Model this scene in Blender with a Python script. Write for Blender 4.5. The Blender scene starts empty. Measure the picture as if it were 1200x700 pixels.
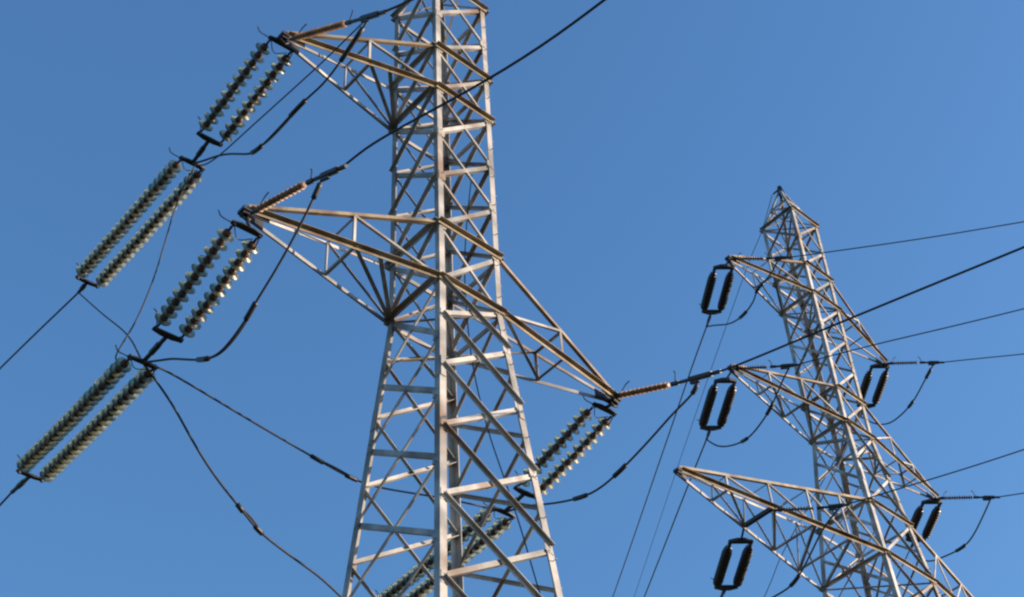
import bpy, bmesh, math, random
from mathutils import Vector, Matrix
random.seed(7)
R = math.radians
scene = bpy.context.scene
COL = scene.collection

# ------------------------------------------------------------------ camera
cam_d = bpy.data.cameras.new('camera')
cam = bpy.data.objects.new('camera', cam_d)
COL.objects.link(cam)
scene.camera = cam
cam_d.sensor_width = 36.0
cam_d.lens = 36.0 * 1899.07 / 1200.0
cam_d.clip_start = 0.1
cam_d.clip_end = 6000
_p, _r = 0.798715947, -0.0615148187          # pitch above the horizon, roll
_fw = Vector((0, math.cos(_p), math.sin(_p)))
_up0 = Vector((0, -math.sin(_p), math.cos(_p)))
_rt0 = Vector((1, 0, 0))
_rt = _rt0 * math.cos(_r) + _up0 * math.sin(_r)
_up = -_rt0 * math.sin(_r) + _up0 * math.cos(_r)
_m = Matrix((( _rt.x, _up.x, -_fw.x, 0), (_rt.y, _up.y, -_fw.y, 0), (_rt.z, _up.z, -_fw.z, 1.6), (0, 0, 0, 1)))
cam.matrix_world = _m

# ------------------------------------------------------------------ world and sun
SUN_EL, SUN_ROT = 16.0, 88.0                 # elevation; compass angle clockwise from +Y
world = bpy.data.worlds.new('World')
scene.world = world
world.use_nodes = True
nt = world.node_tree
nt.nodes.clear()
wo = nt.nodes.new('ShaderNodeOutputWorld')
bg = nt.nodes.new('ShaderNodeBackground')
sky = nt.nodes.new('ShaderNodeTexSky')
sky.sky_type = 'NISHITA'
sky.sun_disc = False
sky.sun_elevation = R(SUN_EL)
sky.sun_rotation = R(SUN_ROT)
sky.altitude = 0
sky.air_density = 1.6
sky.dust_density = 1.3
sky.ozone_density = 7.6
bg.inputs['Strength'].default_value = 0.15
nt.links.new(sky.outputs[0], bg.inputs['Color'])
nt.links.new(bg.outputs[0], wo.inputs['Surface'])

sun_d = bpy.data.lights.new('sun', 'SUN')
sun_d.energy = 5.0
sun_d.angle = R(0.5)
sun_d.color = (1.0, 0.80, 0.60)
sun = bpy.data.objects.new('sun', sun_d)
COL.objects.link(sun)
_sd = Vector((math.sin(R(SUN_ROT)) * math.cos(R(SUN_EL)), math.cos(R(SUN_ROT)) * math.cos(R(SUN_EL)), math.sin(R(SUN_EL))))
sun.rotation_euler = _sd.to_track_quat('Z', 'Y').to_euler()
sun.location = _sd * 60

scene.view_settings.view_transform = 'Standard'
scene.view_settings.look = 'None'
scene.view_settings.exposure = 0.72
scene.view_settings.gamma = 1.0
scene.view_settings.use_curve_mapping = False
scene.cycles.filter_width = 2.3               # the photograph is a little soft
scene.cycles.max_bounces = 14
scene.cycles.transmission_bounces = 14

# ------------------------------------------------------------------ materials
def mat(name, c1, c2, rough=0.55, metal=0.0, scale=3.0, detail=4.0, lo=0.35, hi=0.65, bump=0.0, c3=None, vary=0.0):
    m = bpy.data.materials.new(name)
    m.use_nodes = True
    n = m.node_tree
    b = n.nodes['Principled BSDF']
    tc = n.nodes.new('ShaderNodeTexCoord')
    nz = n.nodes.new('ShaderNodeTexNoise')
    nz.inputs['Scale'].default_value = scale
    nz.inputs['Detail'].default_value = detail
    rp = n.nodes.new('ShaderNodeValToRGB')
    rp.color_ramp.elements[0].position = lo
    rp.color_ramp.elements[1].position = hi
    rp.color_ramp.elements[0].color = (*c1, 1)
    rp.color_ramp.elements[1].color = (*c2, 1)
    n.links.new(tc.outputs['Object'], nz.inputs['Vector'])
    n.links.new(nz.outputs[0], rp.inputs[0])
    out = rp.outputs[0]
    if c3:                                    # a second, patchier stain (rust)
        nz2 = n.nodes.new('ShaderNodeTexNoise')
        nz2.inputs['Scale'].default_value = scale * 0.45
        nz2.inputs['Detail'].default_value = 8
        rp2 = n.nodes.new('ShaderNodeValToRGB')
        rp2.color_ramp.elements[0].position = 0.52
        rp2.color_ramp.elements[1].position = 0.66
        rp2.color_ramp.elements[0].color = (0, 0, 0, 1)
        rp2.color_ramp.elements[1].color = (1, 1, 1, 1)
        mx = n.nodes.new('ShaderNodeMixRGB')
        mx.inputs['Color2'].default_value = (*c3, 1)
        n.links.new(tc.outputs['Object'], nz2.inputs['Vector'])
        n.links.new(nz2.outputs[0], rp2.inputs[0])
        n.links.new(rp2.outputs[0], mx.inputs['Fac'])
        n.links.new(out, mx.inputs['Color1'])
        out = mx.outputs[0]
    if vary:                                  # each rolled member has aged a little differently
        oi = n.nodes.new('ShaderNodeObjectInfo')
        mr = n.nodes.new('ShaderNodeMapRange')
        mr.inputs['To Min'].default_value = 1 - vary
        mr.inputs['To Max'].default_value = 1 + vary
        hs = n.nodes.new('ShaderNodeHueSaturation')
        n.links.new(oi.outputs['Random'], mr.inputs['Value'])
        n.links.new(mr.outputs[0], hs.inputs['Value'])
        n.links.new(out, hs.inputs['Color'])
        out = hs.outputs[0]
    n.links.new(out, b.inputs['Base Color'])
    b.inputs['Roughness'].default_value = rough
    b.inputs['Metallic'].default_value = metal
    if bump:
        bp = n.nodes.new('ShaderNodeBump')
        bp.inputs['Strength'].default_value = bump
        n.links.new(nz.outputs[0], bp.inputs['Height'])
        n.links.new(bp.outputs[0], b.inputs['Normal'])
    return m

M = {
    'galv':  mat('galvanised_steel', (.20, .19, .18), (.46, .43, .40), .62, .0, 2.0, 8, c3=(.21, .14, .095), vary=.22),
    'rust':  mat('weathered_steel', (.12, .075, .042), (.38, .29, .18), .66, .0, 2.2, 8, c3=(.30, .27, .235), vary=.15),
    'dark':  mat('dark_hardware', (.018, .018, .021), (.040, .036, .036), .5, .1, 6),
    'wire':  mat('weathered_conductor', (.022, .023, .027), (.042, .042, .045), .75, .0, 8),
    'brown': mat('brown_glaze', (.012, .008, .008), (.024, .014, .012), .35, 0, 5),
    'tan':   mat('tan_rod_sheds', (.17, .085, .040), (.33, .19, .10), .45, 0, 5),
    'cap':   mat('disc_cap_iron', (.05, .026, .020), (.13, .070, .052), .55, .3, 12),
    'ground': mat('dry_grass_ground', (.022, .028, .012), (.045, .045, .022), .95, 0, .4, 10, bump=.4),
    'concrete': mat('footing_concrete', (.32, .31, .29), (.42, .40, .37), .9, 0, 4, 8),
}
def glass_mat():
    m = bpy.data.materials.new('green_toughened_glass')
    m.use_nodes = True
    b = m.node_tree.nodes['Principled BSDF']
    n = m.node_tree
    tc = n.nodes.new('ShaderNodeTexCoord'); nz = n.nodes.new('ShaderNodeTexNoise'); nz.inputs['Scale'].default_value = 14
    rp = n.nodes.new('ShaderNodeValToRGB')
    rp.color_ramp.elements[0].color = (.33, .39, .26, 1); rp.color_ramp.elements[1].color = (.54, .58, .42, 1)
    n.links.new(tc.outputs['Object'], nz.inputs['Vector']); n.links.new(nz.outputs[0], rp.inputs[0]); n.links.new(rp.outputs[0], b.inputs['Base Color'])
    b.inputs['Roughness'].default_value = .36
    b.inputs['Transmission Weight'].default_value = .92
    b.inputs['IOR'].default_value = 1.42
    return m
M['glass'] = glass_mat()

# ------------------------------------------------------------------ helpers
def V(p): return Vector(p)
def build(name, bm, mats, parent=None, smooth=False):
    me = bpy.data.meshes.new(name)
    bmesh.ops.recalc_face_normals(bm, faces=bm.faces)
    bm.to_mesh(me); bm.free()
    for m in (mats if isinstance(mats, (list, tuple)) else [mats]): me.materials.append(m)
    if smooth:
        for p in me.polygons: p.use_smooth = True
    o = bpy.data.objects.new(name, me)
    COL.objects.link(o)
    if parent is not None:
        o.parent = parent
        w = parent
        off = Vector((0, 0, 0))
        while w is not None:                  # geometry is written in world metres; parents are unrotated
            off += w.location; w = w.parent
        o.location = -off
    return o
def thing(name, label, cat, loc=(0, 0, 0), group=None):
    o = bpy.data.objects.new(name, None)
    o.empty_display_size = .2
    COL.objects.link(o); o.location = loc
    tag(o, label, cat, group)
    return o
def tag(o, label, cat, group=None):
    o['label'] = label; o['category'] = cat
    if group: o['group'] = group
    return o
def frame(d):
    d = d.normalized()
    a = Vector((0, 0, 1)) if abs(d.z) < .9 else Vector((1, 0, 0))
    x = d.cross(a).normalized()
    return x, x.cross(d).normalized()
def angle(bm, p0, p1, w, e1, e2, t=None, w2=None):
    """rolled L section from p0 to p1, corner on the line, flanges towards e1 and e2"""
    p0, p1 = V(p0), V(p1)
    t = t or max(.008, w * .13)
    w2 = w2 or w
    d = (p1 - p0).normalized()
    e1 = V(e1); e1 = (e1 - d * e1.dot(d)).normalized()
    e2 = V(e2); e2 = e2 - d * e2.dot(d) - e1 * e2.dot(e1)
    e2 = e2.normalized() if e2.length > 1e-4 else d.cross(e1)
    sec = [(0, 0), (w, 0), (w, t), (t, t), (t, w2), (0, w2)]
    A = [bm.verts.new(p0 + e1 * a + e2 * b) for a, b in sec]
    B = [bm.verts.new(p1 + e1 * a + e2 * b) for a, b in sec]
    for i in range(6):
        j = (i + 1) % 6
        bm.faces.new((A[i], A[j], B[j], B[i]))
    for Q in (A, B):
        bm.faces.new((Q[0], Q[1], Q[2], Q[3])); bm.faces.new((Q[0], Q[3], Q[4], Q[5]))
def box(bm, c, ax, ay, az):
    """oriented box: half-vectors"""
    c = V(c)
    vs = [bm.verts.new(c + ax * i + ay * j + az * k) for i in (-1, 1) for j in (-1, 1) for k in (-1, 1)]
    for f in ((0, 1, 3, 2), (4, 6, 7, 5), (0, 4, 5, 1), (2, 3, 7, 6), (0, 2, 6, 4), (1, 5, 7, 3)):
        bm.faces.new([vs[i] for i in f])
def prism(bm, pts, n, t):
    n = V(n).normalized() * t * .5
    a = [bm.verts.new(V(p) + n) for p in pts]; b = [bm.verts.new(V(p) - n) for p in pts]
    bm.faces.new(a); bm.faces.new(b[::-1])
    for i in range(len(pts)):
        j = (i + 1) % len(pts); bm.faces.new((a[i], b[i], b[j], a[j]))
def spline(pts, n=6):
    P = [V(p) for p in pts]
    if len(P) < 3: return P
    P = [P[0] * 2 - P[1]] + P + [P[-1] * 2 - P[-2]]
    out = []
    for i in range(1, len(P) - 2):
        a, b, c, d = P[i - 1], P[i], P[i + 1], P[i + 2]
        for k in range(n):
            s = k / n
            out.append(.5 * ((2 * b) + (c - a) * s + (2 * a - 5 * b + 4 * c - d) * s * s + (3 * b - a - 3 * c + d) * s ** 3))
    out.append(P[-2])
    return out
def relax(P, it):
    P = [V(p) for p in P]
    for _ in range(it):
        P = [P[0]] + [(P[i - 1] + P[i] * 2 + P[i + 1]) * .25 for i in range(1, len(P) - 1)] + [P[-1]]
    return P
def tube(bm, pts, r, seg=8, r_end=None):
    P = [V(p) for p in pts]
    rings = []
    x = None
    for i, p in enumerate(P):
        d = (P[min(i + 1, len(P) - 1)] - P[max(i - 1, 0)])
        if d.length < 1e-6: d = Vector((0, 0, 1))
        d.normalize()
        if x is None: x, _ = frame(d)
        x = (x - d * x.dot(d))
        x = x.normalized() if x.length > 1e-4 else frame(d)[0]
        y = d.cross(x)
        rr = r if r_end is None else r + (r_end - r) * i / (len(P) - 1)
        rings.append([bm.verts.new(p + (x * math.cos(2 * math.pi * k / seg) + y * math.sin(2 * math.pi * k / seg)) * rr) for k in range(seg)])
    for a, b in zip(rings, rings[1:]):
        for k in range(seg):
            l = (k + 1) % seg; bm.faces.new((a[k], a[l], b[l], b[k]))
    bm.faces.new(rings[0][::-1]); bm.faces.new(rings[-1])
def lathe(bm, p, d, prof, seg=16, mats=None):
    """prof: (along, radius) pairs about axis d from p"""
    p, d = V(p), V(d).normalized()
    x, y = frame(d)
    rings = [[bm.verts.new(p + d * a + (x * math.cos(2 * math.pi * k / seg) + y * math.sin(2 * math.pi * k / seg)) * max(r, 1e-4)) for k in range(seg)] for a, r in prof]
    for i, (a, b) in enumerate(zip(rings, rings[1:])):
        for k in range(seg):
            l = (k + 1) % seg; f = bm.faces.new((a[k], a[l], b[l], b[k]))
            if mats: f.material_index = mats[i]
    for q, i in ((rings[0][::-1], 0), (rings[-1], -1)):
        f = bm.faces.new(q)
        if mats: f.material_index = mats[i]
UP = Vector((0, 0, 1))

# ------------------------------------------------------------------ ground
def ground_z(x, y):
    def ss(a, b, v):
        v = min(1, max(0, (v - a) / (b - a))); return v * v * (3 - 2 * v)
    return 9.0 * ss(22, 36, y) + 24.0 * ss(36, 110, y) + 1.2 * math.sin(x * .045) * math.cos(y * .03) * ss(25, 60, math.hypot(x, y))
def make_ground():
    bm = bmesh.new()
    xs = [-3000, -900, -300] + list(range(-150, 151, 6)) + [300, 900, 3000]
    ys = [-3000, -900, -300] + list(range(-150, 151, 6)) + [300, 900, 3000]
    g = [[bm.verts.new((x, y, ground_z(x, y))) for x in xs] for y in ys]
    for j in range(len(ys) - 1):
        for i in range(len(xs) - 1):
            bm.faces.new((g[j][i], g[j][i + 1], g[j + 1][i + 1], g[j + 1][i]))
    o = build('ground', bm, M['ground'], smooth=True)
    o['kind'] = 'structure'
make_ground()

# survey of wire, string and arm points in world metres
W = {
    't1up_L': [(-3.681, 16.117, 24.748), (-5.238, 18.013, 24.677), (-5.645, 18.508, 24.62), (-8.391, 21.851, 25.268), (-8.66, 22.179, 25.314), (-9.925, 23.719, 25.885), (-11.3, 25.393, 26.473), (-13.283, 27.807, 27.272), (-18.877, 34.617, 29.187)],
    't1lo_L': [(-3.835, 15.734, 19.558), (-5.306, 17.525, 19.276), (-5.84, 18.175, 19.342), (-8.525, 21.445, 19.974), (-9.049, 22.082, 20.151), (-9.377, 22.481, 20.206), (-10.88, 24.311, 20.494), (-13.758, 27.815, 21.045)],
    't1r_L': [(1.488, 21.205, 20.463), (0.031, 22.978, 20.161), (-0.397, 23.499, 20.136), (-2.855, 26.491, 20.306), (-3.379, 27.129, 20.34), (-5.357, 29.537, 20.523)],
    't1up_R': [(-3.409, 15.838, 24.499), (-2.35, 14.851, 23.407), (-1.736, 14.278, 22.786), (-1.301, 13.872, 22.438), (-0.456, 13.085, 21.831)],
    't1lo_R': [(-3.696, 15.611, 19.824), (-2.765, 14.742, 19.369), (-2.248, 14.26, 19.041), (-1.983, 14.014, 19.011), (-1.53, 13.591, 18.902), (0.176, 12.0, 18.02), (1.311, 10.942, 17.817), (2.205, 10.108, 17.686)],
    't1r_R': [(1.731, 20.933, 20.518), (2.626, 20.099, 19.955), (3.244, 19.523, 19.618), (3.52, 19.266, 19.487), (4.259, 18.576, 19.237), (5.847, 17.095, 18.696), (7.264, 15.774, 18.197), (8.193, 14.908, 17.889)],
    'l1_L': [(6.421, 33.683, 36.954), (6.22, 35.984, 37.431), (6.135, 36.953, 37.72), (5.869, 39.992, 38.733), (5.249, 47.084, 40.952), (3.845, 63.127, 46.013), (2.487, 78.649, 51.351)],
    'l2_L': [(5.749, 33.169, 31.868), (5.526, 35.717, 32.426), (5.459, 36.48, 32.633), (5.152, 39.996, 33.747), (4.242, 50.39, 36.965), (3.254, 61.69, 40.531)],
    'l3_L': [(5.375, 33.121, 26.34), (5.168, 35.485, 26.669), (5.1, 36.264, 26.899), (4.549, 42.561, 28.295)],
    'r1_L': [(11.71, 38.578, 37.022), (11.53, 40.63, 37.218), (11.46, 41.431, 37.441), (10.452, 52.963, 40.934), (10.079, 57.219, 41.804), (9.329, 65.794, 43.629)],
    'r2_L': [(12.25, 39.021, 31.766), (12.071, 41.07, 31.964), (12.007, 41.805, 32.093), (11.742, 44.828, 32.47), (11.292, 49.974, 33.222)],
    'l1_R': [(6.643, 32.87, 36.455), (7.61, 32.836, 36.349), (8.158, 32.817, 36.316), (9.124, 32.783, 36.378), (12.188, 32.676, 36.617), (15.295, 32.567, 36.967), (17.906, 32.476, 37.274)],
    'l2_R': [(5.991, 32.215, 31.437), (6.907, 32.183, 31.392), (7.528, 32.161, 31.383), (9.769, 32.083, 31.887), (11.831, 32.011, 32.291), (14.046, 31.934, 32.751), (16.555, 31.846, 33.32)],
    'l3_R': [(6.24, 31.831, 26.261), (7.219, 31.797, 26.224), (7.852, 31.775, 26.25), (10.073, 31.697, 26.821), (11.314, 31.654, 27.153), (12.576, 31.61, 27.516), (14.91, 31.528, 28.193)],
    'r1_R': [(11.912, 38.084, 36.688), (12.899, 38.049, 36.609), (13.479, 38.029, 36.541), (14.786, 37.983, 36.574), (16.145, 37.936, 36.601), (18.872, 37.841, 36.691)],
    'r2_R': [(12.434, 38.612, 31.588), (13.432, 38.577, 31.514), (14.025, 38.556, 31.451), (14.879, 38.527, 31.522), (17.484, 38.436, 31.766)],
    't2_earth': [(9.067, 36.365, 43.24), (8.883, 38.469, 43.64), (8.554, 42.225, 44.942), (7.297, 56.595, 49.074), (5.72, 74.625, 54.015), (4.439, 89.264, 57.951)],
    'j_t1up': [(-5.645, 18.508, 24.62), (-5.291, 18.121, 24.21), (-4.832, 17.62, 23.742), (-4.313, 17.052, 22.971), (-4.029, 16.743, 22.674), (-3.281, 15.926, 22.664), (-2.971, 15.587, 22.593), (-2.637, 15.222, 22.52), (-1.99, 14.515, 22.95)],
    'j_t1up_thin': [(-5.645, 18.508, 24.62), (-5.187, 18.007, 23.966), (-4.266, 16.997, 23.635), (-3.371, 16.017, 23.344), (-2.791, 15.38, 23.166), (-2.066, 14.586, 23.015)],
    'j_t1lo': [(-5.84, 18.175, 19.342), (-5.341, 17.624, 18.829), (-5.094, 17.351, 18.584), (-4.394, 16.577, 17.736), (-4.052, 16.2, 17.613), (-3.704, 15.816, 17.793), (-3.6, 15.7, 17.922), (-3.304, 15.373, 18.158), (-3.014, 15.053, 18.47), (-2.767, 14.781, 18.805), (-2.562, 14.554, 19.163)],
    'j_t1r': [(-0.397, 23.499, 20.136), (0.078, 22.974, 19.86), (0.453, 22.56, 19.521), (1.006, 21.95, 19.141), (1.324, 21.598, 19.056), (1.662, 21.225, 19.096), (2.204, 20.626, 19.274), (2.569, 20.223, 19.438), (2.892, 19.867, 19.507), (2.982, 19.767, 19.695)],
    'j_cross': [(-5.84, 18.175, 19.342), (-5.589, 18.421, 19.423), (-5.126, 18.874, 19.379), (-4.288, 19.693, 19.269), (-3.342, 20.618, 19.173), (-2.855, 21.095, 19.142), (-2.384, 21.556, 19.276), (-1.663, 22.26, 19.638), (-0.801, 23.104, 20.013), (-0.397, 23.499, 20.136)],
    'j_l1': [(6.135, 36.953, 37.72), (6.371, 36.398, 37.225), (6.652, 35.74, 36.583), (6.973, 34.988, 36.173), (7.261, 34.31, 36.122), (7.36, 34.08, 36.355), (7.643, 33.415, 36.151), (7.894, 32.826, 36.239)],
    'j_l2': [(5.459, 36.48, 32.633), (5.654, 36.037, 31.975), (5.92, 35.432, 31.436), (6.266, 34.644, 30.952), (6.564, 33.965, 30.838), (6.878, 33.25, 30.897), (7.183, 32.558, 31.213), (7.354, 32.168, 31.308)],
    'j_l3': [(5.1, 36.264, 26.899), (5.684, 35.271, 25.832), (6.215, 34.369, 25.527), (6.633, 33.658, 25.378), (7.07, 32.916, 25.791), (7.378, 32.393, 26.108), (7.739, 31.779, 26.209)],
    'j_r1': [(11.46, 41.431, 37.441), (11.728, 40.924, 36.629), (11.995, 40.418, 36.162), (12.238, 39.957, 35.995), (12.611, 39.251, 35.96), (12.946, 38.616, 36.241), (13.252, 38.037, 36.493)],
    'j_r2': [(12.007, 41.805, 32.093), (12.27, 41.345, 31.27), (12.636, 40.705, 30.962), (13.101, 39.891, 30.699), (13.415, 39.342, 30.862), (13.861, 38.562, 31.404)],
    'j_mid': [(-5.559, 18.404, 24.413), (-5.827, 18.541, 23.493), (-5.91, 18.583, 22.804), (-6.041, 18.65, 21.765), (-6.246, 18.755, 20.904), (-6.544, 18.908, 20.231), (-6.367, 18.817, 20.091)],
    'j_out': [(-8.66, 22.179, 25.314), (-7.477, 20.499, 22.91), (-6.431, 19.014, 20.816), (-5.84, 18.175, 19.342)],
    'j_down': [(-5.84, 18.175, 19.342), (-5.463, 18.714, 18.986), (-5.219, 19.061, 18.611), (-4.862, 19.572, 18.137), (-4.426, 20.195, 17.813), (-4.238, 20.463, 17.649), (-3.77, 21.131, 17.592), (-3.454, 21.583, 17.576), (-3.164, 21.996, 17.478), (-2.62, 22.774, 17.231)],
    't1_cable': [(-0.574, 18.403, 23.694), (-0.653, 18.403, 22.895), (-0.737, 18.403, 21.805), (-0.76, 18.403, 20.768), (-0.727, 18.403, 19.782), (-0.656, 18.403, 18.843), (-0.481, 18.403, 17.687), (-0.284, 18.403, 16.793), (-0.089, 18.403, 15.884), (0.081, 18.403, 14.952), (0.199, 18.403, 14.337)],
    'TIP1': [(-3.593, 16.01, 24.763), (-3.855, 15.759, 19.951), (1.642, 21.016, 20.521)],
    'TIP2': [(6.492, 32.875, 36.456), (5.832, 32.221, 31.455), (3.733, 30.14, 26.282), (11.753, 38.089, 36.707), (12.285, 38.617, 31.604)],
    'MID': [(5.432, 32.462, 26.398), (6.093, 31.836, 26.398)],
}

# ------------------------------------------------------------------ lattice towers
ANG = {'F': -90, 'R': 0, 'B': 90, 'L': 180}
class Tower:
    def __init__(s, cx, cy, psi, hd, zw, t1, t2):
        s.c = Vector((cx, cy, 0)); s.psi, s.hd, s.zw, s.t1, s.t2 = psi, hd, zw, t1, t2
    def n(s, c, z):
        h = s.hd + (s.zw - z) * (s.t1 if z > s.zw else s.t2)
        a = R(ANG[c]) + s.psi
        return Vector((s.c.x + h * math.cos(a), s.c.y + h * math.sin(a), z))
    def out(s, a, b):
        v = (s.n(a, s.zw) + s.n(b, s.zw)) * .5 - s.c; v.z = 0
        return v.normalized()
    def inward(s, c, z):
        v = s.c - s.n(c, z); v.z = 0; return v.normalized()

def make_tower(name, label, group, T, top, apex, base, levels, glevels, zcut, arms, rings, ws, leg_w):
    root = thing(name, label, 'power tower', (T.c.x, T.c.y, base), group)
    # legs: one L section each, flanges lying in the two faces it joins
    for c, (a, b) in {'F': 'LR', 'R': 'FB', 'B': 'RL', 'L': 'BF'}.items():
        bm = bmesh.new()
        for z0, z1, w in ((base - .3, T.zw, leg_w * 1.12), (T.zw, top, leg_w)):
            p0, p1 = T.n(c, z0), T.n(c, z1)
            ea = T.n(a, z1) - T.n(c, z1); eb = T.n(b, z1) - T.n(c, z1)
            angle(bm, p0, p1, w, ea, eb, t=.012)
        # splice plates every few metres
        z = T.zw - 2.1
        while z > base + 2:
            for o_ in (a, b):
                e = (T.n(o_, z) - T.n(c, z)).normalized()
                d = (T.n(c, z + 1) - T.n(c, z)).normalized()
                nrm = e.cross(d).normalized()
                if nrm.dot(T.inward(c, z)) > 0: nrm = -nrm
                box(bm, T.n(c, z) + e * (leg_w * .55) + nrm * .008, e * leg_w * .42, d * .22, nrm * .006)
            z -= 5.2
        # gusset plates at the panel points of both faces, and step bolts up one leg
        for o_ in (a, b):
            pair = {c, o_}
            lv = glevels if pair in ({'L', 'F'}, {'B', 'R'}) else levels
            e0 = (T.n(o_, T.zw) - T.n(c, T.zw)).normalized()
            for zz in lv[1:]:
                d = (T.n(c, zz + 1) - T.n(c, zz)).normalized()
                nrm = e0.cross(d).normalized()
                if nrm.dot(T.inward(c, zz)) > 0: nrm = -nrm
                q = T.n(c, zz) + e0 * .105 + nrm * .004
                prism(bm, [q - e0 * .09 - d * .11, q + e0 * .05 - d * .07, q + e0 * .05 + d * .07, q - e0 * .09 + d * .11], nrm, .007)
        if c in 'R':
            z = base + 3.0; k = 0
            while z < top - .3:
                d_ = -T.inward(c, z)
                e0 = (T.n((a, b)[k % 2], T.zw) - T.n(c, T.zw)).normalized()
                nrm = e0.cross(UP); nrm = nrm if nrm.dot(d_) > 0 else -nrm
                tube(bm, [T.n(c, z) + e0 * .05, T.n(c, z) + e0 * .05 + nrm * .075], .008, 6)
                z += .38; k += 1
        build('leg', bm, M['galv'], root)
        bm = bmesh.new()
        f = T.n(c, base)
        box(bm, f + Vector((0, 0, -.1)), Vector((.4, 0, 0)), Vector((0, .4, 0)), Vector((0, 0, .45)))
        build('footing', bm, M['concrete'], root)
    low = bmesh.new()
    # lattice bracing on the four faces
    faces = [('F', 'R'), ('L', 'B'), ('L', 'F'), ('B', 'R')]
    for a, b in faces:
        nrm = T.out(a, b)
        stag = (a, b) in (('L', 'F'), ('B', 'R'))
        lv = glevels if stag else levels
        for i in range(len(lv) - 1):
            z0, z1 = lv[i], lv[i + 1]                       # upper and lower node heights
            upper = z0 > T.zw + .01
            for kind in (0, 1):
                # kind 0 climbs from a to b, kind 1 falls from a to b
                pa, pb = (T.n(a, z1), T.n(b, z0)) if kind == 0 else (T.n(a, z0), T.n(b, z1))
                d = (pb - pa).normalized()
                pa = pa + d * .035; pb = pb - d * .035
                w, flange_out = ws(a + b, kind, upper)
                perp = nrm.cross(d).normalized()
                if perp.z < 0: perp = -perp
                bm = low if max(pa.z, pb.z) < zcut else bmesh.new()
                if flange_out == 2:   # outstanding flange on the lower edge, pointing outwards
                    angle(bm, pa - perp * w * .5 + nrm * .010, pb - perp * w * .5 + nrm * .010, w, perp, nrm, t=.009)
                elif flange_out == 3:   # outstanding flange on the upper edge, pointing inwards
                    angle(bm, pa + perp * w * .5 - nrm * .018, pb + perp * w * .5 - nrm * .018, w, -perp, -nrm, t=.009)
                elif flange_out:   # outstanding flange on top, pointing outwards
                    angle(bm, pa + perp * w * .5 + nrm * .010, pb + perp * w * .5 + nrm * .010, w, -perp, nrm, t=.009)
                else:
                    angle(bm, pa - perp * w * .5 - nrm * .018, pb - perp * w * .5 - nrm * .018, w, perp, -nrm, t=.009)
                # bolted end
                for p in (pa, pb):
                    for k in (1, 2):
                        q = p + (d if p is pa else -d) * .06 * k + nrm * (.012 if flange_out else .0)
                        box(bm, q, d * .011, perp * .011, nrm * .016)
                if bm is not low: build('brace', bm, M['galv'], root)
    if len(low.verts):
        o = build('lower_bracing', low, M['galv'], root); o['kind'] = 'stuff'
    else: low.free()
    # horizontal rings at the arm levels, with plan bracing
    for z, plan in rings:
        for a, b in faces:
            nrm = T.out(a, b)
            pa, pb = T.n(a, z), T.n(b, z)
            d = (pb - pa).normalized()
            bm = bmesh.new()
            w = .085 if (a, b) in (('F', 'R'), ('L', 'B')) else .085
            angle(bm, pa - d * .03 + nrm * .022 + UP * w * .5, pb + d * .03 + nrm * .022 + UP * w * .5, w, -UP, nrm, t=.010)
            build('ring_beam', bm, M['rust'] if (a, b) == ('F', 'R') else M['galv'], root)
        if plan:
            for a, b, dz in (('L', 'R', -.03), ('F', 'B', .05)):
                pa, pb = T.n(a, z), T.n(b, z)
                d = (pb - pa).normalized(); sd = d.cross(UP)
                bm = bmesh.new()
                angle(bm, pa + d * .06 + UP * dz, pb - d * .06 + UP * dz, .05, sd, UP, t=.008)
                build('plan_brace', bm, M['galv'], root)
    # peak
    bm = bmesh.new()
    ap = Vector((T.c.x, T.c.y, apex))
    prism(bm, [ap + Vector((-.14, 0, -.34)), ap + Vector((.14, 0, -.34)), ap + Vector((.06, 0, .12)), ap + Vector((-.06, 0, .12))], (0, 1, 0), .03)
    prism(bm, [ap + Vector((0, -.14, -.34)), ap + Vector((0, .14, -.34)), ap + Vector((0, .06, .10)), ap + Vector((0, -.06, .10))], (1, 0, 0), .03)
    tube(bm, [ap + Vector((0, 0, 0)), ap + Vector((-.14, .02, -.12)), ap + Vector((-.24, .05, -.20))], .03)
    pk = build('peak', bm, M['dark'], root)
    for c, (a, b) in {'F': 'LR', 'R': 'FB', 'B': 'RL', 'L': 'BF'}.items():
        bm = bmesh.new()
        p0, p1 = T.n(c, top), ap - T.inward(c, top) * .05 - UP * .08
        angle(bm, p0, p1, .075, T.n(a, top) - T.n(c, top), T.n(b, top) - T.n(c, top), t=.009)
        build('peak_leg', bm, M['galv'], pk)
    for a, b in (('F', 'R'), ('R', 'B'), ('B', 'L'), ('L', 'F')):
        nrm = T.out(a, b)
        def pp(c, s): return T.n(c, top).lerp(ap, s)
        bm = bmesh.new()
        for (c1, s1), (c2, s2) in (((a, 0), (b, .45)), ((b, 0), (a, .45)), ((a, .45), (b, .45))):
            angle(bm, pp(c1, s1), pp(c2, s2), .045, UP, -nrm, t=.007)
        build('peak_brace', bm, M['galv'], pk)
    # cross-arms
    for arm in arms:
        near, far, zt, zb, tip, ts, cw = arm['near'], arm['far'], arm['zt'], arm['zb'], V(arm['tip']), arm['ts'], arm.get('cw', .085)
        Pn, Pf, Qn, Qf = T.n(near, zb), T.n(far, zb), T.n(near, zt), T.n(far, zt)
        ax = ((Pn + Pf) * .5 - tip); ax.z = 0; ax.normalize()
        sd = ax.cross(UP); 
        if sd.dot(Pn - Pf) < 0: sd = -sd                    # sd points to the near side
        bm = bmesh.new()
        # tip: two side plates, a top plate and the hanger shackle
        for s in (-1, 1):
            prism(bm, [tip - ax * .10 + sd * .05 * s - UP * .10, tip + ax * .34 + sd * .085 * s - UP * .06, tip + ax * .34 + sd * .085 * s + UP * .13, tip - ax * .10 + sd * .05 * s + UP * .08], sd, .014)
        box(bm, tip - ax * .05, ax * .07, sd * .09, UP * .035)
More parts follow.
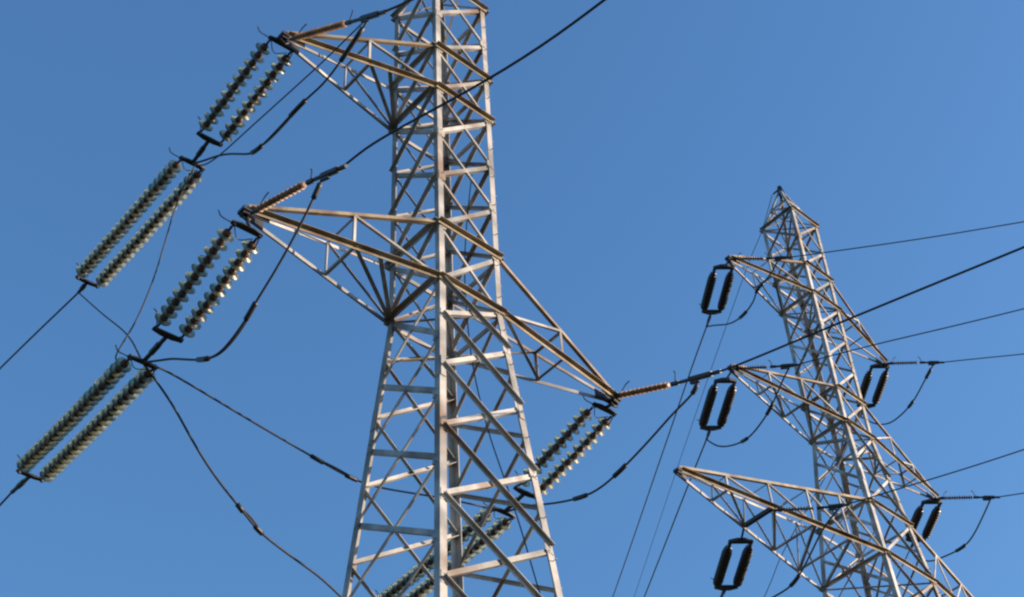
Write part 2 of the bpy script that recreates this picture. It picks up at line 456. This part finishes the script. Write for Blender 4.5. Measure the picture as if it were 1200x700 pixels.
        tube(bm, [tip - ax * .08 - UP * .02, tip - ax * .10 - UP * .12, tip - UP * .17, tip + ax * .05 - UP * .1], .02)
        crs = build('crossarm', bm, M['dark'], root)
        def ch(a, b, s): return a.lerp(b, s)
        tn, tf = tip + sd * .06, tip - sd * .06
        for p, q, out_, m_, w in ((tn, Pn, sd, 'rust', cw), (tf, Pf, -sd, 'galv', cw * .85), (tn + UP * .08, Qn, sd, 'rust2', cw * .75), (tf + UP * .08, Qf, -sd, 'galv', cw * .75)):
            bm = bmesh.new()
            if m_ == 'rust2':
                angle(bm, p, q, w, UP, -out_, t=.009)
            else:
                angle(bm, p + UP * w * .5, q + UP * w * .5, w, -UP, out_, t=.010)
            build('chord', bm, M['galv' if m_ == 'galv' else 'rust'], crs)
        def member(p, q, w, e1, e2, m_='galv'):
            bm = bmesh.new(); angle(bm, p, q, w, e1, e2, t=.008); build('web_member', bm, M[m_], crs)
        seq = [0] + list(ts) + [1]
        for i, s in enumerate(ts):
            bn, bf, un, uf = ch(tn, Pn, s), ch(tf, Pf, s), ch(tn + UP * .08, Qn, s), ch(tf + UP * .08, Qf, s)
            heavy = s in arm.get('heavy', ())
            member(bn, bf, .10 if heavy else .05, ax, UP, 'dark' if heavy else 'galv')
            if (un - bn).length > .25 or True:
                member(bn, un, .045, ax, -sd); member(bf, uf, .045, ax, sd)
            if i % 2 == 0 or heavy: member(un, uf, .04, ax, -UP)
            s2 = seq[i + 2]
            # side faces: from the top chord down to the next bottom node
            member(un, ch(tn, Pn, s2), .045, UP, -sd); member(uf, ch(tf, Pf, s2), .045, UP, sd)
            # bottom face diagonal
            if arm.get('flip'):
                member(ch(tf, Pf, s), ch(tn, Pn, s2), .055, sd, UP)
            else:
                member(ch(tn, Pn, s), ch(tf, Pf, s2), .066, sd, UP)
        if arm.get('extra'):
            member(ch(tn, Pn, arm['extra']), Pf, .072, sd, UP)
    return root

def ws1(face, kind, upper):
    if face == 'FR': return ((.078, False) if kind == 0 else (.042, False)) if upper else ((.078, False) if kind == 0 else (.064, True))
    if face == 'LB': return ((.075, False) if kind == 0 else (.040, False)) if upper else ((.080, False) if kind == 0 else (.060, False))
    if face == 'LF': return ((.062, True) if kind == 0 else (.070, False)) if upper else ((.045, 3) if kind == 0 else (.078, False))
    return ((.066, 3) if kind == 0 else (.06, 3)) if upper else ((.045, 3) if kind == 0 else (.06, 3))

T1 = Tower(-1.09, 18.403, -.02233, .9191, 20.13, .00304, .111)
h = [28.74, 27.503, 26.369, 25.121, 23.864, 22.69, 21.446, 20.13, 19.279, 18.075, 16.754, 15.384, 13.914, 12.30, 10.55, 8.6, 6.4, 3.9, .9]
g = h[:8] + [18.773, 17.468, 16.096, 14.649, 13.1, 11.4, 9.6, 7.5, 5.1, 2.2]
make_tower('transmission_tower', 'near pale steel lattice tower filling the left half, its top cut off by the frame', 'steel lattice transmission towers',
    T1, 28.74, 31.0, 0.0, h, g, 13.2,
    [dict(near='F', far='L', zt=26.369, zb=25.121, tip=W['TIP1'][0], ts=[.53], extra=.66),
     dict(near='F', far='L', zt=21.446, zb=20.13, tip=W['TIP1'][1], ts=[.53], extra=.66),
     dict(near='R', far='B', zt=21.446, zb=20.13, tip=W['TIP1'][2], ts=[.47], flip=True)],
    [(28.70, False), (26.369, False), (25.121, True), (21.446, False), (20.13, True)], ws1, .108)

def ws2(face, kind, upper):
    w, f = ws1(face, kind, upper)
    return w * .95, f
T2 = Tower(9.143, 35.502, -.00443, .8743, 31.424, -.00224, .12048)
h2 = [40.524, 39.224, 37.924, 36.624, 35.324, 34.024, 32.724, 31.424, 29.95, 28.27, 26.398, 24.5, 22.3, 19.8, 17.0, 13.8, 10.0]
g2 = h2[:8] + [30.7, 29.1, 27.35, 25.4, 23.4, 21.0, 18.4, 15.4, 12.0]
make_tower('transmission_tower', 'farther lattice tower at the right with a pointed peak and arms on both sides', 'steel lattice transmission towers',
    T2, 40.524, 42.52, 8.6, h2, g2, 24.4,
    [dict(near='F', far='L', zt=37.924, zb=36.624, tip=W['TIP2'][0], ts=[.5]),
     dict(near='R', far='B', zt=37.924, zb=36.624, tip=W['TIP2'][3], ts=[.5], flip=True),
     dict(near='F', far='L', zt=32.724, zb=31.424, tip=W['TIP2'][1], ts=[.33, .64]),
     dict(near='R', far='B', zt=32.724, zb=31.424, tip=W['TIP2'][4], ts=[.33, .64], flip=True),
     dict(near='F', far='L', zt=28.27, zb=26.398, tip=W['TIP2'][2], ts=[.22, .4345, .64, .82], heavy=(.4345,), cw=.10),
     dict(near='R', far='B', zt=28.27, zb=26.398, tip=(14.553, 40.864, 26.39), ts=[.22, .4345, .64, .82], heavy=(.4345,), cw=.10, flip=True)],
    [(40.50, True), (37.924, False), (36.624, True), (32.724, False), (31.424, True), (28.27, False), (26.398, True)], ws2, .12)

# ------------------------------------------------------------------ insulators
def disc_proto():
    """one cap-and-pin glass disc, axis +Z, origin at its cap top"""
    bm = bmesh.new()
    prof = [(0, .022), (.005, .056), (.070, .064), (.076, .067), (.092, .138), (.098, .142), (.103, .139), (.098, .108), (.112, .098), (.112, .092), (.094, .084), (.106, .074), (.106, .068), (.092, .060), (.128, .038), (.132, .020), (.192, .020)]
    ms = [0, 0, 0, 1, 1, 1, 1, 1, 1, 1, 1, 1, 1, 0, 0, 0, 0]
    lathe(bm, (0, 0, 0), (0, 0, 1), prof, 22, ms)
    me = bpy.data.meshes.new('disc')
    bmesh.ops.recalc_face_normals(bm, faces=bm.faces)
    bm.to_mesh(me); bm.free()
    me.materials.append(M['cap']); me.materials.append(M['glass'])
    for p in me.polygons: p.use_smooth = True
    return me
DISC = disc_proto()

def yoke(bm, apex, e1, e2, nrm, dip, thick=.035):
    """triangular yoke plate with rounded ears"""
    m = (e1 + e2) * .5
    u = (e2 - e1).normalized(); a = (apex - m).normalized() if (apex - m).length > .02 else nrm.cross(u)
    hl = (e2 - e1).length * .5
    pts = [m - u * (hl + .045) - a * .03, m + u * (hl + .045) - a * .03, m + u * (hl + .05) + a * .035, m + u * .10 + a * dip, m - u * .10 + a * dip, m - u * (hl + .05) + a * .035]
    prism(bm, pts, nrm, thick)
    if thick > .05: tube(bm, [e1 - (e2 - e1) * .04, e2 + (e2 - e1) * .04], .055, 8)
    for e in (e1, e2):
        tube(bm, [e + nrm * .05, e - nrm * .05], .028, 8)

def twin_set(label, group, attach, P, Q, s, n=0, sep=.21, rad=.13, link_to=None, horns=(1, 1), far=False, dip=.07):
    """double string: upper yoke at P, lower yoke at Q, chains side by side along s"""
    P, Q, s = V(P), V(Q), V(s).normalized()
    d = (Q - P).normalized()
    s = (s - d * s.dot(d)).normalized()
    nrm = d.cross(s).normalized()
    root = thing('insulator_string', label, 'insulator', P, group)
    top1, top2 = P + d * .06 - s * sep, P + d * .06 + s * sep
    bot1, bot2 = Q - d * .06 - s * sep, Q - d * .06 + s * sep
    bm = bmesh.new(); yoke(bm, P - d * .1, P - s * sep, P + s * sep, nrm, dip, .08 if far else .035)
    if attach is not None: tube(bm, [V(attach), P - d * .06], .03, 8)
    build('yoke_plate', bm, M['dark'], root)
    bm = bmesh.new(); yoke(bm, Q + d * .1, Q - s * sep, Q + s * sep, nrm, dip, .08 if far else .035)
    if link_to is not None:
        L = V(link_to)
        tube(bm, [Q + d * .05, L], .038, 8)
        tube(bm, [Q.lerp(L, .35), Q.lerp(L, .65)], .052, 8)
    build('yoke_plate', bm, M['dark'], root)
    for a, b in ((top1, bot1), (top2, bot2)):
        dd = (b - a).normalized(); Ln = (b - a).length
        if not far:
            bm = bmesh.new(); tube(bm, [a, a + dd * .14], .022); tube(bm, [b - dd * .08, b], .022)
            st = build('disc_chain', bm, M['dark'], root)
            start = a + dd * .10
            step = (Ln - .17) / n
            q = dd.to_track_quat('Z', 'Y')
            for k in range(n):
                o = bpy.data.objects.new('disc', DISC); COL.objects.link(o)
                o.parent = st
                o.rotation_mode = 'QUATERNION'
                tw = (dd + Vector((random.uniform(-1, 1), random.uniform(-1, 1), random.uniform(-1, 1))) * .035).normalized()
                o.rotation_quaternion = tw.to_track_quat('Z', 'Y')
                o.location = start + dd * step * k - UP * .035 * Ln / 4 * math.sin(math.pi * k / n)        # chain mesh is offset to world, so its children use world metres
                wob = Vector((random.uniform(-1, 1), random.uniform(-1, 1), random.uniform(-1, 1))) * .004
                o.location += wob
                o.scale = (1, 1, step / .192)
        else:
            bm = bmesh.new()
            m = max(8, int(Ln / .15)); step = (Ln - .30) / m
            tube(bm, [a - dd * .03, a + dd * .24], .055, 8); tube(bm, [a, b], .03, 8); tube(bm, [b - dd * .2, b + dd * .03], .06, 8)
            prof = []
            for k in range(m):
                z = k * step
                rr = rad * (.72 if k == 0 else .9 if k in (1, m - 1) else 1)
                prof += [(z, .055), (z + step * .28, .06), (z + step * .62, rr), (z + step * .72, rr), (z + step * .80, .065)]
            lathe(bm, a + dd * .18, dd, prof, 14)
            build('disc_chain', bm, M['brown'], root)
    # arcing horns
    if horns[0]:
        for sg in (-1, 1):
            e = P + s * sep * sg
            bm = bmesh.new()
            if sg < 0: pts = [e, e - s * .10 - d * .0, e - s * .22 + UP * .02, e - s * .27 + UP * .12]
            else: pts = [e, e + s * .04 + d * .08, e + s * .05 + d * .2 - UP * .05, e + s * .08 + d * .28 - UP * .06]
            tube(bm, spline(pts, 4), .010, 6); build('arcing_horn', bm, M['dark'], root)
        bm = bmesh.new(); tube(bm, spline([P - s * sep * .9 + d * .03, P - s * .02 + d * .22, P + s * sep * .8 + d * .1], 5), .008, 6); build('arcing_horn', bm, M['dark'], root)
    if horns[1]:
        for sg in (-1, 1):
            e = Q + s * sep * sg
            bm = bmesh.new()
            k = 1 if sg < 0 else -.45
            tube(bm, spline([e, e - s * .03 * k - d * .08 + UP * .05, e - s * .08 * k - d * .16 + UP * .14, e - s * .15 * k - d * .17 + UP * .20], 4), .010, 6)
            build('arcing_horn', bm, M['dark'], root)
    return root

def rod_set(label, group, P, S_end, E, far=False, clamp_jump=None):
    """single long-rod insulator from the arm tip with its tension clamp"""
    P, S_end, E = V(P), V(S_end), V(E)
    d = (S_end - P).normalized(); Ln = (S_end - P).length
    root = thing('rod_insulator', label, 'insulator', P, group)
    bm = bmesh.new(); tube(bm, [P - d * .12, P + d * .12], .03); tube(bm, [P - d * .02, P + d * .08], .045)
    build('end_fitting', bm, M['dark'], root)
    bm = bmesh.new()
    r = .063 if not far else .068
    pitch = .052 if not far else .07
    m = int((Ln - .16) / pitch); prof = []
    for k in range(m):
        z = .08 + k * pitch
        rr = r if k % 2 == 0 else r * .84
        prof += [(z, .026), (z + pitch * .35, .028), (z + pitch * .5, rr), (z + pitch * .68, rr), (z + pitch * .9, .028)]
    lathe(bm, P, d, prof, 14)
    build('shed_stack', bm, M['tan'], root)
    bm = bmesh.new()
    d2 = (E - S_end).normalized(); L2 = (E - S_end).length
    tube(bm, [S_end - d * .06, S_end + d2 * .1], .040)
    build('end_fitting', bm, M['dark'], root)
    bm = bmesh.new()
    tube(bm, [S_end + d2 * .06, S_end + d2 * L2 * .45], .030)
    tube(bm, [S_end + d2 * L2 * .40, S_end + d2 * L2 * .92], .050 if not far else .055)
    tube(bm, [S_end + d2 * L2 * .9, E + d2 * .12], .034)
    sd = d2.cross(UP).normalized()
    box(bm, S_end + d2 * L2 * .5 - UP * .04, d2 * .10, sd * .02, UP * .07)
    build('tension_clamp', bm, M['dark'], root)
    up = (UP - d * d.z).normalized()
    for base, lean in ((P + d * .02, .10), (S_end + d2 * .03, -.06)):
        bm = bmesh.new()
        tube(bm, spline([base, base + up * .09 + d * lean * .6, base + up * .20 + d * lean * 1.1, base + up * .26 + d * lean * 1.9], 4), .011, 6)
        build('arcing_horn', bm, M['dark'], root)
    return root

def wire(name, label, cat, group, pts, r, n=6, extend=0, sm=0, hang_ends=False):
    P = spline(pts, n)
    if sm: P = relax(P, sm)
    if extend:
        d = (V(pts[-1]) - V(pts[-2])).normalized()
        P = P + [P[-1] + d * extend * k / 4 for k in range(1, 5)]
    bm = bmesh.new(); tube(bm, P, r, 8)
    o = build(name, bm, M['wire'], smooth=True)
    tag(o, label, cat, group)
    return o, P

def jumper(label, group, pts, r, sleeves=(), pairs=(), sm=3, n=8):
    """slack loop; sleeves: (control index from, to); pairs: stretches where a second strand runs alongside"""
    P = relax(spline(pts, n), sm)
    root = thing('jumper_cable', label, 'cable', P[0], group)
    bm = bmesh.new(); tube(bm, P, r, 8); build('strand', bm, M['wire'], root, smooth=True)
    for a, b in pairs:
        q = P[int(a * n):int(b * n) + 1]
        if len(q) > 2:
            bm = bmesh.new()
            L_ = len(q) - 1
            tube(bm, [p + Vector((.5, .5, .7)).normalized() * .06 * math.sin(math.pi * i / L_) ** .5 for i, p in enumerate(q)], r * .9, 8)
            build('strand', bm, M['wire'], root, smooth=True)
    for a, b in sleeves:
        i0, i1 = int(a * n), max(int(b * n), int(a * n) + 1)
        q = P[i0:i1 + 1]
        if len(q) >= 2:
            bm = bmesh.new(); tube(bm, q, r * 2.2, 8); build('sleeve', bm, M['dark'], root, smooth=True)
    return root

def hdir(az): return Vector((math.cos(R(az)), math.sin(R(az)), 0))
S1, S2 = hdir(129.4 - 90), hdir(95 - 90)
GI, GO, GT, GR, GR2 = 'double glass disc strings next to the near tower', 'outer double glass disc strings', 'double disc strings of the far tower', 'single rod insulators of the near tower', 'single rod insulators of the far tower'

w = W['t1up_L']
twin_set('inner double string of green glass discs under the topmost left arm of the near tower', GI, V(W['TIP1'][0]) - UP * .1, w[0], w[1], S1, 11, link_to=w[2])
twin_set('outer double string of green discs, the highest one at the far left', GO, None, w[2], w[3], S1, 21, link_to=w[4])
wire('conductor', 'wire leaving the highest outer disc string at the left frame edge', 'cable', 'line conductors', w[4:], .020, extend=30)
w = W['t1lo_L']
twin_set('inner double string of brownish discs hanging from the lower left arm of the near tower', GI, V(W['TIP1'][1]) - UP * .1, w[0], w[1], S1, 11, link_to=w[2])
twin_set('outer double string of green discs reaching the left frame edge lowest of all', GO, None, w[2], w[3], S1, 21, link_to=w[4])
wire('conductor', 'short wire running out of the bottom left frame edge from the lowest outer string', 'cable', 'line conductors', w[4:], .020, extend=30)
w = W['t1r_L']
twin_set('inner double disc string hanging below the right arm tip of the near tower', GI, V(W['TIP1'][2]) - UP * .1, w[0], w[1], S1, 11, link_to=w[2])
twin_set('double disc string seen through the legs of the near tower at the bottom', GO, None, w[2], w[3], S1, 20, link_to=w[4])
wire('conductor', 'wire beyond the disc string behind the near tower legs, below the frame', 'cable', 'line conductors', w[4:], .020, extend=30)

w = W['t1up_R']
rod_set('brown rod insulator rising right from the topmost left arm tip of the near tower', GR, w[0], w[1], w[2])
wire('conductor', 'wire leaving the frame top just left of the near tower body', 'cable', 'line conductors', w[2:], .020, extend=12)
w = W['t1lo_R']
rod_set('brown rod insulator rising right from the lower left arm tip of the near tower', GR, w[0], w[1], w[2])
wire('conductor', 'wire crossing in front of the near tower and leaving at the frame top', 'cable', 'line conductors', w[2:], .018, extend=12, sm=16)
w = W['t1r_R']
rod_set('long ribbed tan rod insulator pointing right from the right arm tip of the near tower', GR, w[0], w[1], w[2])
wire('conductor', 'wire from the ribbed tan rod insulator passing in front of the far tower', 'cable', 'line conductors', w[2:], .018, extend=12, sm=16)

for key, att, lab in (('l1_L', V(W['TIP2'][0]), 'dark double insulator string under the highest left arm of the far tower'),
                      ('l2_L', V(W['TIP2'][1]), 'dark double insulator string under the middle left arm of the far tower'),
                      ('l3_L', V(W['MID'][0]), 'dark double insulator string under the long lowest left arm of the far tower'),
                      ('r1_L', V(W['TIP2'][3]), 'dark double insulator string at the upper right arm of the far tower'),
                      ('r2_L', V(W['TIP2'][4]), 'dark double insulator string at the lower right arm of the far tower')):
    w = W[key]
    twin_set(lab, GT, att - UP * .05, w[0], w[1], S2, sep=.265, rad=.135, link_to=w[2], horns=(0, 1), far=True, dip=.14)
labs = {'l1_L': 'wire running down from the highest left string of the far tower',
        'l2_L': 'wire running down from the middle left string of the far tower',
        'l3_L': 'wire below the lowest left string of the far tower at the frame bottom',
        'r1_L': 'thin wire seen through the far tower and below its long left arm',
        'r2_L': 'wire going down behind the far tower from its lower right string'}
for k, lab in labs.items():
    wire('conductor', lab, 'cable', 'line conductors', W[k][2:], .024 if k in ('l1_L', 'l2_L', 'l3_L') else .018, extend=25)
labs = {'l1_R': ('dark rod insulator pointing right from the highest left arm of the far tower', 'highest wire leaving the far tower to the right frame edge'),
        'l2_R': ('brown rod insulator pointing right from the middle left arm of the far tower', 'wire to the right edge just above the upper right arm tip of the far tower'),
        'l3_R': ('rod insulator lying along the long lowest left arm of the far tower', 'wire to the right edge just above the lower right arm tip of the far tower'),
        'r1_R': ('pinkish rod insulator pointing right from the upper right arm of the far tower', 'nearly level wire from the pinkish rod of the upper right arm'),
        'r2_R': ('dark rod insulator pointing right from the lower right arm of the far tower', 'level wire at the right frame edge from the lower right arm rod')}
for k, (a, b) in labs.items():
    w = W[k]
    rod_set(a, GR2, w[0], w[1], w[2], far=True)
    wire('conductor', b, 'cable', 'line conductors', w[2:], .017, extend=12, sm=4)
wire('earth_wire', 'thin wire running down left from the peak of the far tower', 'cable', None, W['t2_earth'], .013, extend=20)

GJ = 'slack jumper loops on the near tower'
GJ2 = 'slack jumper loops on the far tower'
jumper('thick jumper loop with two sleeves below the topmost left arm', GJ, W['j_t1up'], .019, [(3.6, 4.05), (4.9, 5.6), (7.3, 7.9)], [(4.0, 5.2)], sm=22)
jumper('thinner jumper beside the thick one under the topmost left arm', GJ, W['j_t1up_thin'], .013, sm=8)
jumper('jumper loop with sleeves hanging below the lower left arm', GJ, W['j_t1lo'], .019, [(2.8, 3.2), (5.0, 6.1), (9.4, 9.9)], [(3, 5.4)], sm=22)
jumper('jumper loop with two sleeves below the right arm of the near tower', GJ, W['j_t1r'], .019, [(2.8, 3.3), (4.7, 5.2), (8.0, 8.7)], sm=22)
jumper('long cable with two sleeves from the lower left strings passing behind the near tower', GJ, W['j_cross'], .017, [(3.9, 4.2), (4.8, 5.15)], [(4.0, 5.0)], sm=22)
jumper('short wire joining the two left outer strings behind the upper one', GJ, W['j_mid'], .014, sm=4)
jumper('straight wire between the end of the upper outer string and the lower link', GJ, W['j_out'], .015, sm=4)
jumper('cable with a sleeve hanging from the lower left link to the frame bottom', GJ, W['j_down'], .019, [(3.75, 4.1), (4.7, 5.1)], [(3.9, 4.9)], sm=22)
for k, lab, sl in (('j_l1', 'jumper loop under the highest left arm of the far tower', [(2.8, 3.3), (4.7, 5.6)]),
                   ('j_l2', 'jumper loop under the middle left arm of the far tower', [(2.8, 3.2), (4.7, 5.2)]),
                   ('j_l3', 'jumper loop at the long lowest left arm of the far tower', [(2.8, 3.3)]),
                   ('j_r1', 'jumper loop below the pinkish rod of the upper right arm', [(3.8, 4.2), (5.3, 5.8)]),
                   ('j_r2', 'jumper loop below the rod of the lower right arm', [(2.7, 3.2)])):
    jumper(lab, GJ2, W[k], .024, sl, sm=16)
wire('down_cable', 'thin cable hanging down inside the near tower', 'cable', None, W['t1_cable'], .010, sm=4)
